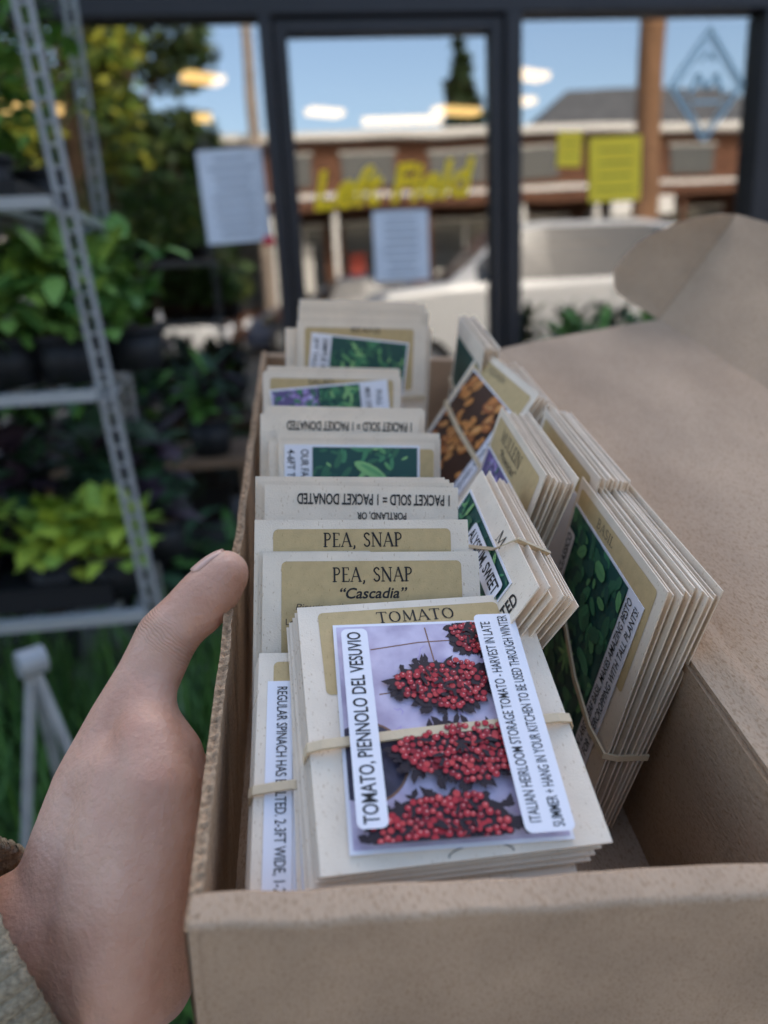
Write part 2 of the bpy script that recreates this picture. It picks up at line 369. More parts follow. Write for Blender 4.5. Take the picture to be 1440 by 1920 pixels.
ROT=Matrix.Rotation(R(3.8),4,'Z')
def f_tomato(mb):
    rng=random.Random(3)
    mb.rrect(.0075,-.040,.0775,-.0035,.002,.00005,tan)
    serif(mb,'TOMATO',.0445,-.0076,.030,.0052,ink,z=.00015)
    T=Matrix.Translation((.0125,-.0103,.0008))@Matrix.Rotation(R(-2.4),4,'Z'); mb.T=T
    W,H=.0685,.0855
    mb.box((0,-H,-.0003),(W,0,0),lab)
    z=photo(mb,'tomato',.0012,-H+.0012,W-.0012,-.0012,.0001,rng)+.00002
    mb.rrect(.0025,-.0800,.0120,-.0055,.0022,z,lab)
    mb.text('TOMATO, PIENNOLO DEL VESUVIO',.00735,-.0428,.0715,.0058,ink,90,z+.0001,bold=.012)
    mb.rrect(W-.0160,-H+.0008,W-.0004,-.0008,.0022,z,lab)
    mb.text('ITALIAN HEIRLOOM STORAGE TOMATO - HARVEST IN LATE',W-.0122,-.0430,.077,.0037,ink,90,z+.0001,bold=.004)
    mb.text('SUMMER + HANG IN YOUR KITCHEN TO BE USED THROUGH WINTER',W-.0053,-.0425,.0815,.0037,ink,90,z+.0001,bold=.004)
    mb.T=None
    mb.ribbon([(.048+.010*math.cos(R(a)),-.0995+.0030*math.sin(R(a))) for a in range(180,-10,-12)],.0003,.0002,ink)
F_t=LR((.0290,.1140,.0205),75.5)@ROT
packet(F_t,f_tomato,h=.1005,w=.089)
rng=random.Random(11)
for k in range(1,5):
    packet(LR((.0290-.0008*k+rng.uniform(-.001,.001),.1138-.0002*k,.0205-.0021*k),75.5,rng.uniform(-.4,.4))@ROT,m=rng.choice((paper,paper2)),h=.0990,w=.088)
mb=MB()
strip(mb,[(-.0015,-.0600,-.010),(-.0013,-.0602,-.002),(-.0004,-.0602,.0012),(.004,-.0600,.0022),(.03,-.0592,.0028),(.06,-.0586,.0028),(.085,-.0580,.0022),(.0892,-.0579,.0012),(.0904,-.0579,-.002),(.0904,-.0579,-.010)],(0,.0034,0),.0011,band)
mb.obj('rubber_band',Mb@F_t,smooth=False,bevel=.0002)
def f_spin(mb):
    mb.rrect(.0055,-.040,.0785,-.004,.002,.00005,tan)
    mb.box((.0035,-.099,.0),(.0125,-.0125,.0004),lab)
    mb.text('REGULAR SPINACH HAS BOLTED. 2-3FT WIDE, 1-2FT TALL',.0085,-.056,.082,.0042,ink,-90,.0006,bold=.004)
    mb.box((.0127,-.099,.0),(.0775,-.0125,.0003),lab)
F_s=LR((.0150,.1035,.0075),73)
packet(F_s,f_spin,h=.094)
def f_spin2(mb):
    mb.box((.0015,-.093,.0),(.0105,-.0095,.0004),lab)
    mb.text('SCRAMBLING & EGGS. THRIVES IN MIDSUMMER',.0060,-.052,.082,.0042,ink,-90,.0006,bold=.012)
packet(LR((.0262,.1045,.0105),73)@Matrix.Rotation(R(1.8),4,'Z'),f_spin2,h=.094)
for k in range(1,4): packet(LR((.0150-.0006*k,.1035,.0075-.0022*k),73,rng.uniform(-.4,.4)),m=paper2,h=.092)
mb=MB(); strip(mb,[(-.0014,-.054,-.008),(-.0012,-.054,-.001),(0,-.054,.0012),(.006,-.0535,.002),(.0118,-.053,.0024),(.016,-.053,.0022)],(0,.0032,0),.0011,band)
mb.obj('rubber_band',Mb@F_s,bevel=.0002)

def f_pea(y):
    def f(mb):
        tanpatch(mb,PW,.0036,.052,.085)
        serif(mb,'PEA, SNAP',PW*.5,-y,.0315,.0056,ink,z=.00015)
        mb.text('“Cascadia”',PW*.5,-y-.0073,.0265,.0044,ink,0,.00015,shear=.25,bold=.018)
        mb.text('Pisum sativum var. macrocarpon',PW*.5,-y-.0128,.060,.0032,ink2,0,.00015,shear=.25)
        mb.text('Low growing snap pea with sweet, crisp pods',PW*.5,-y-.0185,.068,.0032,ink2,0,.00015)
    return f
packet(LR((.0157,.1330,.0335),40,0),f_pea(.0090))
for k,(da,db,dc) in enumerate([(-.0015,.0025,-.001),(-.0018,.0045,-.0018)]): packet(LR((.0157+da,.1330+db,.0335+dc),40,.3*k),m=paper2)
packet(LR((.0123,.1438,.0418),38,-.6,.6),f_pea(.0080))
for k,(da,db,dc) in enumerate([(-.0002,.0028,-.0005),(.0012,.005,-.0022)]): packet(LR((.0123+da,.1438+db,.0412+dc),38,-.4),m=paper)
def f_up(mb):
    mb.text('1 PACKET SOLD = 1 PACKET DONATED',PW*.56,-.0060,.068,.0050,ink,180,.00015,bold=.02)
    mb.text('PORTLAND, OR',PW*.60,-.0130,.022,.0038,ink,180,.00015,bold=.02)
    mb.ribbon([(PW*.60+.018*math.cos(R(a)),-.0205+.004*math.sin(R(a))) for a in range(0,181,12)],.0005,.00015,ink)
packet(LR((.0150,.1790,.0405),32,-1.0,-.3),f_up)
for k in range(1,4): packet(LR((.0150-.0015*k,.1790+.0028*k,.0405-.0002*k+rng.uniform(0,.0008)),30,-1+k*.3),m=rng.choice((paper,paper2)))
def f_fav(mb):
    rng=random.Random(21)
    tanpatch(mb,PW,.003,.045,.05)
    T=Matrix.Translation((.003,-.0012,.0004)); mb.T=T
    mb.box((0,-.09,-.0003),(.071,0,0),lab)
    photo(mb,'pea',.0145,-.089,.0698,-.0012,.0001,rng)
    mb.text('4-6FT TALL',.0035,-.0135,.022,.0040,ink,-90,.0002,bold=.01)
    mb.text('OUR FAVORITE',.0105,-.0165,.028,.0040,ink,-90,.0002,bold=.01)
    mb.T=None
packet(LR((.0195,.2450,.0325),27),f_fav,w=.082)
for k in range(1,5): packet(LR((.0200+rng.uniform(-.006,.004),.2450+.0032*k,.0315+.0004*k),26,rng.uniform(-1,1)),m=rng.choice((paper,paper2)))
packet(LR((.0094,.2660,.0400),25,0,-.3),f_up)
for k in range(1,4): packet(LR((.0094+rng.uniform(0,.006),.2660+.003*k,.0395+.0006*k),24,rng.uniform(-1,1)),m=rng.choice((paper,paper2)))
for b,c in((.215,.018),(.228,.02)): packet(LR((.013,b,c),28),m=paper2)
def f_pur(mb):
    rng=random.Random(31)
    tanpatch(mb,PW,.003,.04,.05)
    mb.text('SALAD',PW*.42,-.0050,.016,.0035,ink,0,.00015)
    T=Matrix.Translation((.004,-.0105,.0006))@Matrix.Rotation(R(6),4,'Z'); mb.T=T
    mb.box((0,-.07,-.0003),(.074,0,0),lab)
    photo(mb,'purple',.0012,-.068,.030,-.0012,.0001,rng); photo(mb,'leaf',.0301,-.068,.056,-.0012,.0009,rng)
    mb.text('MIX OF GREENS',.061,-.018,.028,.0034,ink,-90,.0002,bold=.01); mb.text('FULL SUN',.068,-.016,.02,.0034,ink,-90,.0002,bold=.01)
    mb.T=None
packet(LR((.0080,.3400,.0385),22),f_pur)
for k in range(1,6): packet(LR((.0080+rng.uniform(-.001,.006),.3400+.004*k,.0350+.0003*k),20,rng.uniform(-1,1)),m=rng.choice((paper,paper2)))
def f_back(mb):
    rng=random.Random(41)
    tanpatch(mb,PW,.003,.045,.06); mb.text('BEANS',PW*.55,-.0045,.02,.0035,ink,0,.00015)
    T=Matrix.Translation((.010,-.0065,.0004))@Matrix.Rotation(R(-5),4,'Z'); mb.T=T
    mb.box((0,-.08,-.0003),(.068,0,0),lab)
    photo(mb,'leaf',.014,-.079,.0668,-.0012,.0001,rng)
    mb.text('2FT TALL, FULL SUN',.0035,-.026,.046,.0040,ink,-90,.0002,bold=.01); mb.text('SIMPLE BUSH BEAN',.0100,-.026,.046,.0040,ink,-90,.0002,bold=.01)
    mb.rrect(.052,-.06,.0620,-.026,.002,.0012,lab); mb.text('BUSH BEAN',.057,-.042,.028,.004,ink,-90,.0014,bold=.01)
    mb.T=None
packet(LR((.0290,.400,.0550),14,1),f_back,w=.09)
for k in range(1,9): packet(LR((.0320+rng.uniform(-.003,.005),.400+.0065*k,.0510+.0010*k+rng.uniform(-.001,.001)),12,rng.uniform(-1.5,1.5)),m=rng.choice((paper,paper2)),w=.088)
packet(LR((.021,.4035,.050),15,1),m=paper)
mb=MB(); strip(mb,[(.062,-.052,.003),(.08,-.05,.003),(.0905,-.05,.001),(.0915,-.05,-.03)],(0,.003,0),.001,band); mb.obj('rubber_band',Mb@LR((.0290,.400,.0550),14,1))

# ---------------------------------------------------------------- right row bundles
def RRf(TL,T,yaw=0,roll=0):
    x=Vector((math.sin(R(yaw)),-math.cos(R(yaw)),math.sin(R(roll))))
    return frame(x,(math.sin(R(T)),0,math.cos(R(T))),TL)
def bundle(F,n,feat,w,h,sp=.0021,fan=.25,seed=1,bandpts=None,bw=(0,.003,0)):
    rng=random.Random(seed); e=MB()
    for k in range(n):
        e.T=Matrix.Translation((rng.uniform(-.0016,.0016),rng.uniform(-.0014,.0014),-.0008-sp*(k+rng.uniform(-.2,.2))))@Matrix.Translation((0,-h,0))@Matrix.Rotation(R(-fan*k),4,'X')@Matrix.Rotation(R(rng.uniform(-.5,.5)),4,'Z')@Matrix.Translation((0,h,0))
        if k==0: e.T=Matrix()
        body(e,w,h,paper if rng.random()<.6 else paper2,.0007)
        if k==0 and feat: feat(e)
    e.T=None
    if bandpts: strip(e,bandpts,bw,.001,band)
    return e.obj('seed_packet_bundle',Mb@F)
def f_basil(mb):
    rng=random.Random(51); w=.100
    mb.rrect(.004,-.055,w-.006,-.004,.002,.00005,tan)
    serif(mb,'BASIL',.040,-.0088,.020,.0045,ink2,z=.00012)
    T=Matrix.Translation((.003,-.0125,.0006))@Matrix.Rotation(R(-1.5),4,'Z'); mb.T=T
    W,H=.087,.102
    mb.box((0,-H,-.0003),(W,0,0),lab); z=photo(mb,'basil',.0012,-H+.001,W-.0155,-.0012,.0001,rng)+.0001
    mb.rrect(.002,-.075,.0125,-.012,.002,z,lab); mb.text('BASIL, ITALIANO CLASSICO',.0072,-.043,.058,.006,ink,90,z+.0001,bold=.015)
    mb.text('ITALIAN LARGE LEAF BASIL. MAKES AMAZING PESTO',W-.0112,-H/2,H*.93,.0046,ink,90,.0003,bold=.008)
    mb.text('GREAT FOR INTERCROPPING WITH TALL PLANTS!',W-.0042,-H/2,H*.93,.0046,ink,90,.0003,bold=.008)
    mb.T=None
bundle(RRf((.1675,.2010,.0345),5),11,f_basil,.100,.130,.0013,.35,3,[(.012,-.050,.0),(.03,-.062,.003),(.06,-.076,.0035),(.085,-.083,.003),(.1,-.084,.0015),(.1012,-.084,-.004),(.1012,-.083,-.018)])
def f_alys(mb):
    rng=random.Random(61); w=.1
    serif(mb,'M',.056,-.0062,.008,.0055,ink,z=.00012)
    mb.box((.003,-.09,.0),(.084,-.010,.0004),lab); z=photo(mb,'leaf',.004,-.089,.083,-.011,.0005,rng)+.0001
    mb.rrect(.030,-.0235,.082,-.0135,.002,z,lab); mb.text('ALYSSUM, SWEET',.056,-.0185,.048,.0064,ink,0,z+.0001,bold=.02)
    mb.text('1 PACKET DONATED',w-.008,-.036,.05,.0070,ink,90,.0002,bold=.02)
bundle(RRf((.1165,.1995,.0385),27),7,f_alys,.100,.11,.0022,.40,4,[(.0,-.040,.001),(.03,-.028,.003),(.06,-.010,.002),(.068,.001,.001),(.068,.0015,-.015)],(.0015,.0025,0))
def f_mull(mb):
    rng=random.Random(71); w=.088
    mb.rrect(.004,-.045,w-.005,-.004,.002,.00005,tan)
    serif(mb,'MULLEIN',.036,-.0100,.038,.0068,ink,z=.00012)
    mb.text('“Phoenician”',.038,-.0178,.031,.0050,ink,0,.00012,shear=.2,bold=.01)
    mb.T=Matrix.Translation((.004,-.0225,.0005)); mb.box((0,-.07,-.0003),(.074,0,0),lab); photo(mb,'purple',.001,-.069,.073,-.001,.0001,rng); mb.T=None
bundle(RRf((.1420,.2690,.0450),12),7,f_mull,.088,.115,.0017,.35,5)
bundle(RRf((.171,.2800,.0400),6),8,lambda mb:(mb.rrect(.004,-.045,.083,-.004,.002,.00005,tan),mb.box((.01,-.09,0),(.075,-.018,.0004),lab)),.092,.115,.0014,.3,6)
def f_or(mb):
    rng=random.Random(81); w=.096
    mb.rrect(.004,-.045,w-.005,-.004,.002,.00005,tan); mb.text('SQUASH',.04,-.008,.026,.0050,ink,0,.00012)
    mb.T=Matrix.Translation((.008,-.0145,.0006))@Matrix.Rotation(R(-3),4,'Z'); mb.box((0,-.092,-.0003),(.082,0,0),lab); photo(mb,'orange',.001,-.091,.070,-.001,.0001,rng)
    mb.text('WINTER SQUASH, LONG KEEPER',.076,-.045,.07,.0046,ink,90,.0002,bold=.01); mb.T=None
bundle(RRf((.1560,.3850,.0450),30,8),6,f_or,.096,.112,.0022,-.2,7,[(-.001,-.045,-.006),(0,-.045,.001),(.04,-.05,.003),(.096,-.056,.001),(.097,-.056,-.01)])
bundle(RRf((.174,.3750,.0370),10),5,None,.09,.112,.0016,.2,8)
bundle(RRf((.1520,.4520,.0500),2),5,lambda mb:mb.box((.006,-.1,0),(.08,-.014,.0004),P_BG),.088,.115,.002,.2,9,[(-.001,-.05,-.006),(0,-.05,.001),(.088,-.06,.001),(.089,-.06,-.008)])

# ---------------------------------------------------------------- hand
TIP=Vector((-.0015,.1555,.0092)); IP=Vector((-.0250,.1390,-.0110))
skin=mat('skin',(.62,.315,.205),.45,.10,30,.6,420,.4,sss=.2,col2=(.77,.46,.32),dist=.0011)
nt=skin.node_tree;N=nt.nodes;L=nt.links
ax=(TIP-IP).normalized()
tc=N.new('ShaderNodeTexCoord'); nz_=N.new('ShaderNodeTexNoise'); nz_.inputs['Scale'].default_value=140; L.new(tc.outputs['Object'],nz_.inputs['Vector'])
sub=N.new('ShaderNodeVectorMath'); sub.operation='SUBTRACT'; sub.inputs[1].default_value=IP; L.new(tc.outputs['Object'],sub.inputs[0])
dt=N.new('ShaderNodeVectorMath'); dt.operation='DOT_PRODUCT'; dt.inputs[1].default_value=ax; L.new(sub.outputs[0],dt.inputs[0])
def mth(op,a,b=None,c=None):
    m=N.new('ShaderNodeMath'); m.operation=op
    for i,q in enumerate((a,b,c)):
        if q is None: continue
        if isinstance(q,(int,float)): m.inputs[i].default_value=q
        else: L.new(q,m.inputs[i])
    return m.outputs[0]
ph=mth('MULTIPLY_ADD',dt.outputs['Value'],2400,mth('MULTIPLY',nz_.outputs['Fac'],8))
mr=N.new('ShaderNodeMapRange'); mr.interpolation_type='SMOOTHSTEP'; mr.inputs['From Min'].default_value=.009; mr.inputs['From Max'].default_value=0; L.new(mth('ABSOLUTE',dt.outputs['Value']),mr.inputs['Value'])
len_=N.new('ShaderNodeVectorMath'); len_.operation='LENGTH'; L.new(sub.outputs[0],len_.inputs[0])
mr2=N.new('ShaderNodeMapRange'); mr2.interpolation_type='SMOOTHSTEP'; mr2.inputs['From Min'].default_value=.020; mr2.inputs['From Max'].default_value=.012; L.new(len_.outputs['Value'],mr2.inputs['Value'])
cre=mth('MULTIPLY',mth('MULTIPLY',mth('POWER',mth('ABSOLUTE',mth('SINE',ph)),.5),mr.outputs[0]),mr2.outputs[0])
bpn=N['BUMP']; old=bpn.inputs['Height'].links[0].from_socket
L.new(mth('MULTIPLY_ADD',cre,1.4,old),bpn.inputs['Height'])
hand=empty('hand',Mb)
def caps(bm,p,r0,q,r1):
    p=Vector(p);q=Vector(q); L=(q-p).length; n=max(2,int(L/(min(r0,r1)*.25)))
    for i in range(n+1):
        f=i/n; bmesh.ops.create_icosphere(bm,subdivisions=2,radius=r0+(r1-r0)*f,matrix=Matrix.Translation(p.lerp(q,f)))
bm=bmesh.new()
def chain(pts):
    for (p,r),(q,s) in zip(pts[:-1],pts[1:]): caps(bm,p,r,q,s)
chain([(TIP,.0110),(TIP.lerp(IP,.35),.0127),(TIP.lerp(IP,.7),.0125),(IP,.0136),((-.0320,.1270,-.0230),.0138),((-.0395,.1150,-.0360),.0160),((-.0470,.0960,-.0560),.0215),((-.0520,.0800,-.0760),.0250),((-.056,.070,-.0880),.0260)])
caps(bm,(-.0030,.1500,.0045),.0095,(-.012,.1440,-.0035),.0105)
chain([((-.0320,.1270,-.0230),.0120),((-.0300,.1080,-.0290),.0125),((-.0270,.0960,-.0300),.0145),((-.0225,.0800,-.0370),.0165),((-.0215,.0700,-.0490),.0178),((-.0250,.0590,-.0650),.0210),((-.0300,.0490,-.0900),.0250)])
chain([((-.0280,.1120,-.0330),.0110),((-.0170,.0960,-.0350),.0110),((-.0150,.0860,-.0440),.0120),((-.0170,.0740,-.0600),.0150)])
chain([((-.0450,.1000,-.0500),.0200),((-.0330,.0900,-.0430),.0200),((-.0330,.0780,-.0550),.0230),((-.0380,.0640,-.0780),.0255),((-.042,.055,-.1030),.0265)])
chain([((-.018,.110,-.060),.0125),((-.022,.100,-.085),.0180),((-.04,.08,-.10),.024)])
chain([((-.056,.070,-.0880),.0255),((-.075,.063,-.094),.0255),((-.105,.048,-.104),.027),((-.14,.032,-.114),.028)])
for i,(b,l) in enumerate(((.134,1.0),(.112,1.08),(.090,1.0),(.069,.82))):
    r=.0098-.0006*(i==3)
    chain([((-.022,b-.018,-.075),r+.003),((-.0125,b,-.094),r),((.002,b+.004,-.1132),r*.93),((.002+.024*l,b+.006,-.1145),r*.88),((.002+.042*l,b+.006,-.1135),r*.78)])
me=bpy.data.meshes.new('hand_skin'); bm.to_mesh(me); bm.free(); me.materials.append(skin)
for p in me.polygons: p.use_smooth=True
ho=bpy.data.objects.new('skin_surface',me); sc.collection.objects.link(ho); ho.parent=hand
rm=ho.modifiers.new('r','REMESH'); rm.mode='VOXEL'; rm.voxel_size=.0013; rm.use_smooth_shade=True
sm=ho.modifiers.new('s','SMOOTH'); sm.factor=.5; sm.iterations=36
nail=mat('nail',(.76,.46,.34),.28,.05,60,0,1,.5)
mb=MB(); vs=[];nu,nv=14,10
d=(TIP-IP).normalized(); c0=TIP-d*.0085; upv=Vector((-.30,.60,.72)); upv=(upv-d*upv.dot(d)).normalized(); sd_=d.cross(upv)
for i in range(nu+1):
    f=i/nu
    for j in range(nv+1):
        g_=(j/nv-.5)*2; hw=.0082*(1 if f<.7 else math.sqrt(max(0.04,1-((f-.7)/.32)**2)))*(1 if f>.15 else .75+.25*f/.15)
        ang=g_*hw/.0105; rr=.01165-.0012*f-.0026*f**3-.0008*abs(g_)**3
        vs.append(c0+d*(f*.0150)+upv*(rr*math.cos(ang))+sd_*(rr*math.sin(ang)))
mb.add(vs,[(i*(nv+1)+j,(i+1)*(nv+1)+j,(i+1)*(nv+1)+j+1,i*(nv+1)+j+1) for i in range(nu) for j in range(nv)],nail)
nb=mb.obj('thumb_nail',Matrix(),hand,smooth=True); s=nb.modifiers.new('s','SOLIDIFY'); s.thickness=.0008
# knit sleeve
knit=mat('knit_wool',(.36,.30,.205),.95,.3,500,.8,900,.1)
mb=MB(); p0=Vector((-.0650,.0610,-.0870)); p1=Vector((-.162,.0160,-.119)); d=(p1-p0).normalized(); x=d.cross(Vector((0,0,1))).normalized(); y=x.cross(d)
nr=42; seg=8; ns=34; vs=[]
for i in range(ns+1):
    f=i/ns; c=p0+(p1-p0)*f; base=.0365+.006*f-.0012*math.exp(-f*20)
    for k in range(nr*seg):
        a=2*math.pi*k/(nr*seg); r=base+.0024*abs(math.sin(a*nr/2))**.7+.0012*noise.noise(Vector((a*3,f*8,0)))
        vs.append(c+x*r*math.cos(a)+y*r*math.sin(a)+d*.004*noise.noise(Vector((math.cos(a),math.sin(a),2))))
M_=nr*seg
mb.add(vs,[(i*M_+k,i*M_+(k+1)%M_,(i+1)*M_+(k+1)%M_,(i+1)*M_+k) for i in range(ns) for k in range(M_)],knit)
cf=mb.obj('sweater_sleeve',Mb,smooth=True); s=cf.modifiers.new('s','SOLIDIFY'); s.thickness=.003

# ================================================================= SETTING
conc=mat('sidewalk_concrete',(.30,.28,.26),.9,.2,6,.4,60,.2)
asph=mat('asphalt',(.06,.06,.06),.9,.25,3,.4,80,.2)
frame_m=mat('bronze_frame',(.022,.020,.022),.45,.15,5,0,1,.4)
beige=mat('beige_wall',(.42,.36,.29),.85,.1,4,.3,50,.2)
YF=3.3
mb=MB(); mb.quad(-400,-400,400,400,-.13,asph); mb.obj('ground')
mb=MB(); mb.box((-30,-2.3,-.3),(30,14,0),conc)
joint=mat('joint',(.05,.05,.05),.9)
for i in range(-12,12): mb.box((i*1.5,-2.3,0.0005),(i*1.5+.012,3.2,.002),joint)
mb.obj('sidewalk')
mb=MB(); mb.box((-60,-13.6,-.3),(60,-11.5,.0),conc); mb.obj('sidewalk')
mb=MB(); wp=mat('road_paint',(.75,.75,.7),.8)
for i in range(-10,12): mb.box((i*3,-7.0,-.1295),(i*3+1.6,-6.88,-.126),wp)
for i in range(-6,8): mb.box((i*2.7-.05,-4.9,-.1295),(i*2.7+.05,-2.4,-.126),wp)
mb.obj('road_marking')
sf=empty('storefront_building')
mb=MB(); mb.box((-9,YF+.0,2.22),(9,YF+.35,3.65),beige); mb.box((2.16,YF-.02,0),(9,YF+.35,2.218),beige); mb.box((-9,YF,0),(-3.05,YF+.35,2.218),beige)
mb.box((-9,YF-.06,2.235),(9,YF-.001,2.40),beige); mb.box((-9,YF+.36,3.05),(9,13,3.25),beige); mb.obj('wall',None,sf)
mb=MB(); F=frame_m; y0,y1=YF-.06,YF+.06
mb.box((-3.05,y0,2.155),(2.16,y1,2.218),F)
mb.box((-3.05,y0,0),(-.037,y1,.12),F); mb.box((.956,y0,0),(1.933,y1,.12),F)
mb.box((-.036,y0-.01,0),(.012,y1,2.154),F); mb.box((.893,y0-.01,0),(.955,y1,2.154),F); mb.box((1.934,y0-.01,0),(2.06,y1,2.154),F); mb.box((2.075,y0,0),(2.16,y1,2.154),F)
mb.box((-1.62,y0-.01,.121),(-1.55,y1,2.154),F); mb.box((-3.05,y0-.01,.121),(-2.98,y1,2.154),F)
mb.obj('window_frame',None,sf,bevel=.004)
mb=MB(); y0,y1=YF-.045,YF+.03
mb.box((.018,y0,.01),(.069,y1,2.145),F); mb.box((.839,y0,.01),(.888,y1,2.145),F); mb.box((.0695,y0,2.10),(.8385,y1,2.144),F); mb.box((.0695,y0,.01),(.8385,y1,.26),F)
mt=mat('steel',(.5,.5,.5),.35,metal=1)
mb.tube((.10,YF-.09,.95),(.10,YF-.09,1.15),.012,.012,mt); mb.obj('door',None,sf,bevel=.003)
gm=bpy.data.materials.new('window_glass'); gm.use_nodes=True; N=gm.node_tree.nodes; L=gm.node_tree.links; N.clear()
out=N.new('ShaderNodeOutputMaterial'); mx=N.new('ShaderNodeMixShader'); tr=N.new('ShaderNodeBsdfTransparent'); gl=N.new('ShaderNodeBsdfGlossy')
tr.inputs[0].default_value=(.6,.62,.62,1); gl.inputs['Roughness'].default_value=.0; gl.inputs[0].default_value=(1,1,1,1); mx.inputs[0].default_value=.35
tcn=N.new('ShaderNodeTexCoord'); nn=N.new('ShaderNodeTexNoise'); nn.inputs['Scale'].default_value=2.2; nn.inputs['Detail'].default_value=1; L.new(tcn.outputs['Object'],nn.inputs['Vector'])
bp=N.new('ShaderNodeBump'); bp.inputs['Strength'].default_value=.04; bp.inputs['Distance'].default_value=.02; L.new(nn.outputs['Fac'],bp.inputs['Height']); L.new(bp.outputs['Normal'],gl.inputs['Normal'])
L.new(tr.outputs[0],mx.inputs[1]); L.new(gl.outputs[0],mx.inputs[2]); L.new(mx.outputs[0],out.inputs[0])
mb=MB()
for x0,x1,z0,z1 in((-2.98,-1.62,.12,2.156),(-1.55,-.036,.12,2.156),(.069,.84,.26,2.101),(.954,1.935,.12,2.156)):
    mb.add([(x0,YF,z0),(x1,YF,z0),(x1,YF,z1),(x0,YF,z1)],[(0,1,2,3)],gm)
mb.obj('window_glass',None,sf)
inw=mat('interior_wall',(.12,.115,.11),.9,.2,2); inf=mat('interior_floor',(.12,.11,.10),.7,.2,3)
mb=MB(); mb.box((-9,12.5,0.001),(9,12.7,3.04),inw); mb.box((-9,YF+.36,.001),(9,12.49,.004),inf); mb.box((-9,YF+.36,3.0),(9,12.49,3.04),inw); mb.box((-9.2,YF+.36,0.001),(-9,12.7,3.04),inw); mb.box((9,YF+.36,0.001),(9.2,12.7,3.04),inw)
wood=mat('shelf_wood',(.20,.12,.07),.7,.25,8)
for x in(-3,-1,1,3,5):
    for z in(.5,1.0,1.5): mb.box((x-.7,9.0,z),(x+.7,9.5,z+.04),wood)
mb.obj('interior',None,sf)
lampm=mat('lamp_glow',(1,.9,.75),emit=(1,.62,.22),estr=3)
for x,y,L_,ang in((1.35,9.0,.85,0),(.50,8.5,.36,.5),(1.85,8.6,.5,.35),(2.15,7.2,.45,.5),(2.35,8.2,.4,.3),(-.55,7.1,.32,.6),(-.7,8.6,.15,0),(-2.2,8,.6,.3)):
    mb=MB(); mb.box((-L_/2,-.08,2.82),(L_/2,.08,2.87),lampm); mb.box((-L_/2-.02,-.1,2.871),(L_/2+.02,.1,2.92),mt); mb.box((-.02,-.02,2.921),(.02,.02,3.0),mt)
    mb.obj('ceiling_lamp',Matrix.Translation((x,y,0))@Matrix.Rotation(ang,4,'Z'))
def vert(x,z,y,rot=0): return Matrix.Translation((x,y,z))@Matrix.Rotation(R(90),4,'X')@Matrix.Rotation(R(rot),4,'Z')
yel=mat('yellow_vinyl',(.98,.66,.01),.5); ypap=mat('yellow_paper',(.98,.70,.05),.6,.06,8); wpap=mat('white_paper',(.74,.76,.80),.6,.05,10); pale=mat('pale_vinyl',(.42,.62,.70),.5); inkb=mat('sign_ink',(.30,.32,.36),.7)
mb=MB(); mb.text('Left Field',0,0,.62,.150,yel,0,0,shear=.30,bold=.035); mb.obj('door_lettering',vert(.454,1.575,YF-.006,3))
mb=MB(); rw,rh=.155,.205
P=[(0,rh),(rw,0),(0,-rh),(-rw,0),(0,rh)]; mb.ribbon(P,.012,0,pale); mb.ribbon([(a*.84,b*.84) for a,b in P],.005,.0005,pale)
mb.ribbon([(-.07,-.03),(-.04,.04),(0,-.01),(.04,.04),(.07,-.03)],.014,.001,pale); mb.ribbon([(-.06,-.06),(.06,-.06)],.010,.001,pale); mb.ribbon([(-.03,.09),(0,.12),(.03,.09)],.01,.001,pale)
mb.obj('window_decal',vert(1.739,1.90,YF-.006))
def poster(x,z,w,h,m,lines,rot=0):
    mb=MB(); mb.box((-w/2,-h/2,-.001),(w/2,h/2,0),m); rng=random.Random(int(x*100))
    for k in range(lines):
        yy=h/2-h*(k+1)/(lines+1); ww=w*rng.uniform(.45,.8); mb.quad(-ww/2,yy-h*.015,ww/2,yy+h*.015,.001,inkb if m!=ypap else mat('poster_olive',(.45,.33,.03),.6))
    mb.obj('window_poster',vert(x,z,YF-.008,rot))
poster(1.364,1.60,.22,.245,ypap,4,1); poster(1.17,1.68,.10,.13,ypap,2,-2); poster(.47,1.34,.225,.27,wpap,8); poster(-.18,1.55,.25,.34,wpap,9,2)
mb=MB(); mb.box((-.02,-.015,-.001),(.02,.015,0),mat('red_sticker',(.6,.03,.06),.5)); mb.obj('window_sticker',vert(-.06,1.38,YF-.07))

# ---------------- opposite street
brown=mat('brown_siding',(.13,.06,.035),.8,.4,3,.3,30,.2,stretch=(1,1,8)); wtrim=mat('white_trim',(.72,.69,.63),.6); dkgl=mat('dark_window',(.03,.035,.04),.15,spec=.6); tealm=mat('teal_trim',(.10,.32,.28),.6)
ob_=empty('wood_building'); YB=-13.8
mb=MB(); mb.box((-7,YB-7,0.001),(34,YB,4.5),brown); mb.box((-7.3,YB-7.3,4.501),(34.3,YB+.5,4.66),wtrim); mb.box((-7.2,YB+.001,3.10),(34.2,YB+1.5,3.20),wtrim); mb.box((-7.2,YB+1.501,2.85),(34.2,YB+1.53,3.09),brown); mb.obj('wall',None,ob_)
mb=MB(); rng=random.Random(9)
x=-6.5
pcs=[wtrim,tealm,mat('ochre_panel',(.45,.28,.08),.7),mat('red_panel',(.35,.06,.04),.7)]
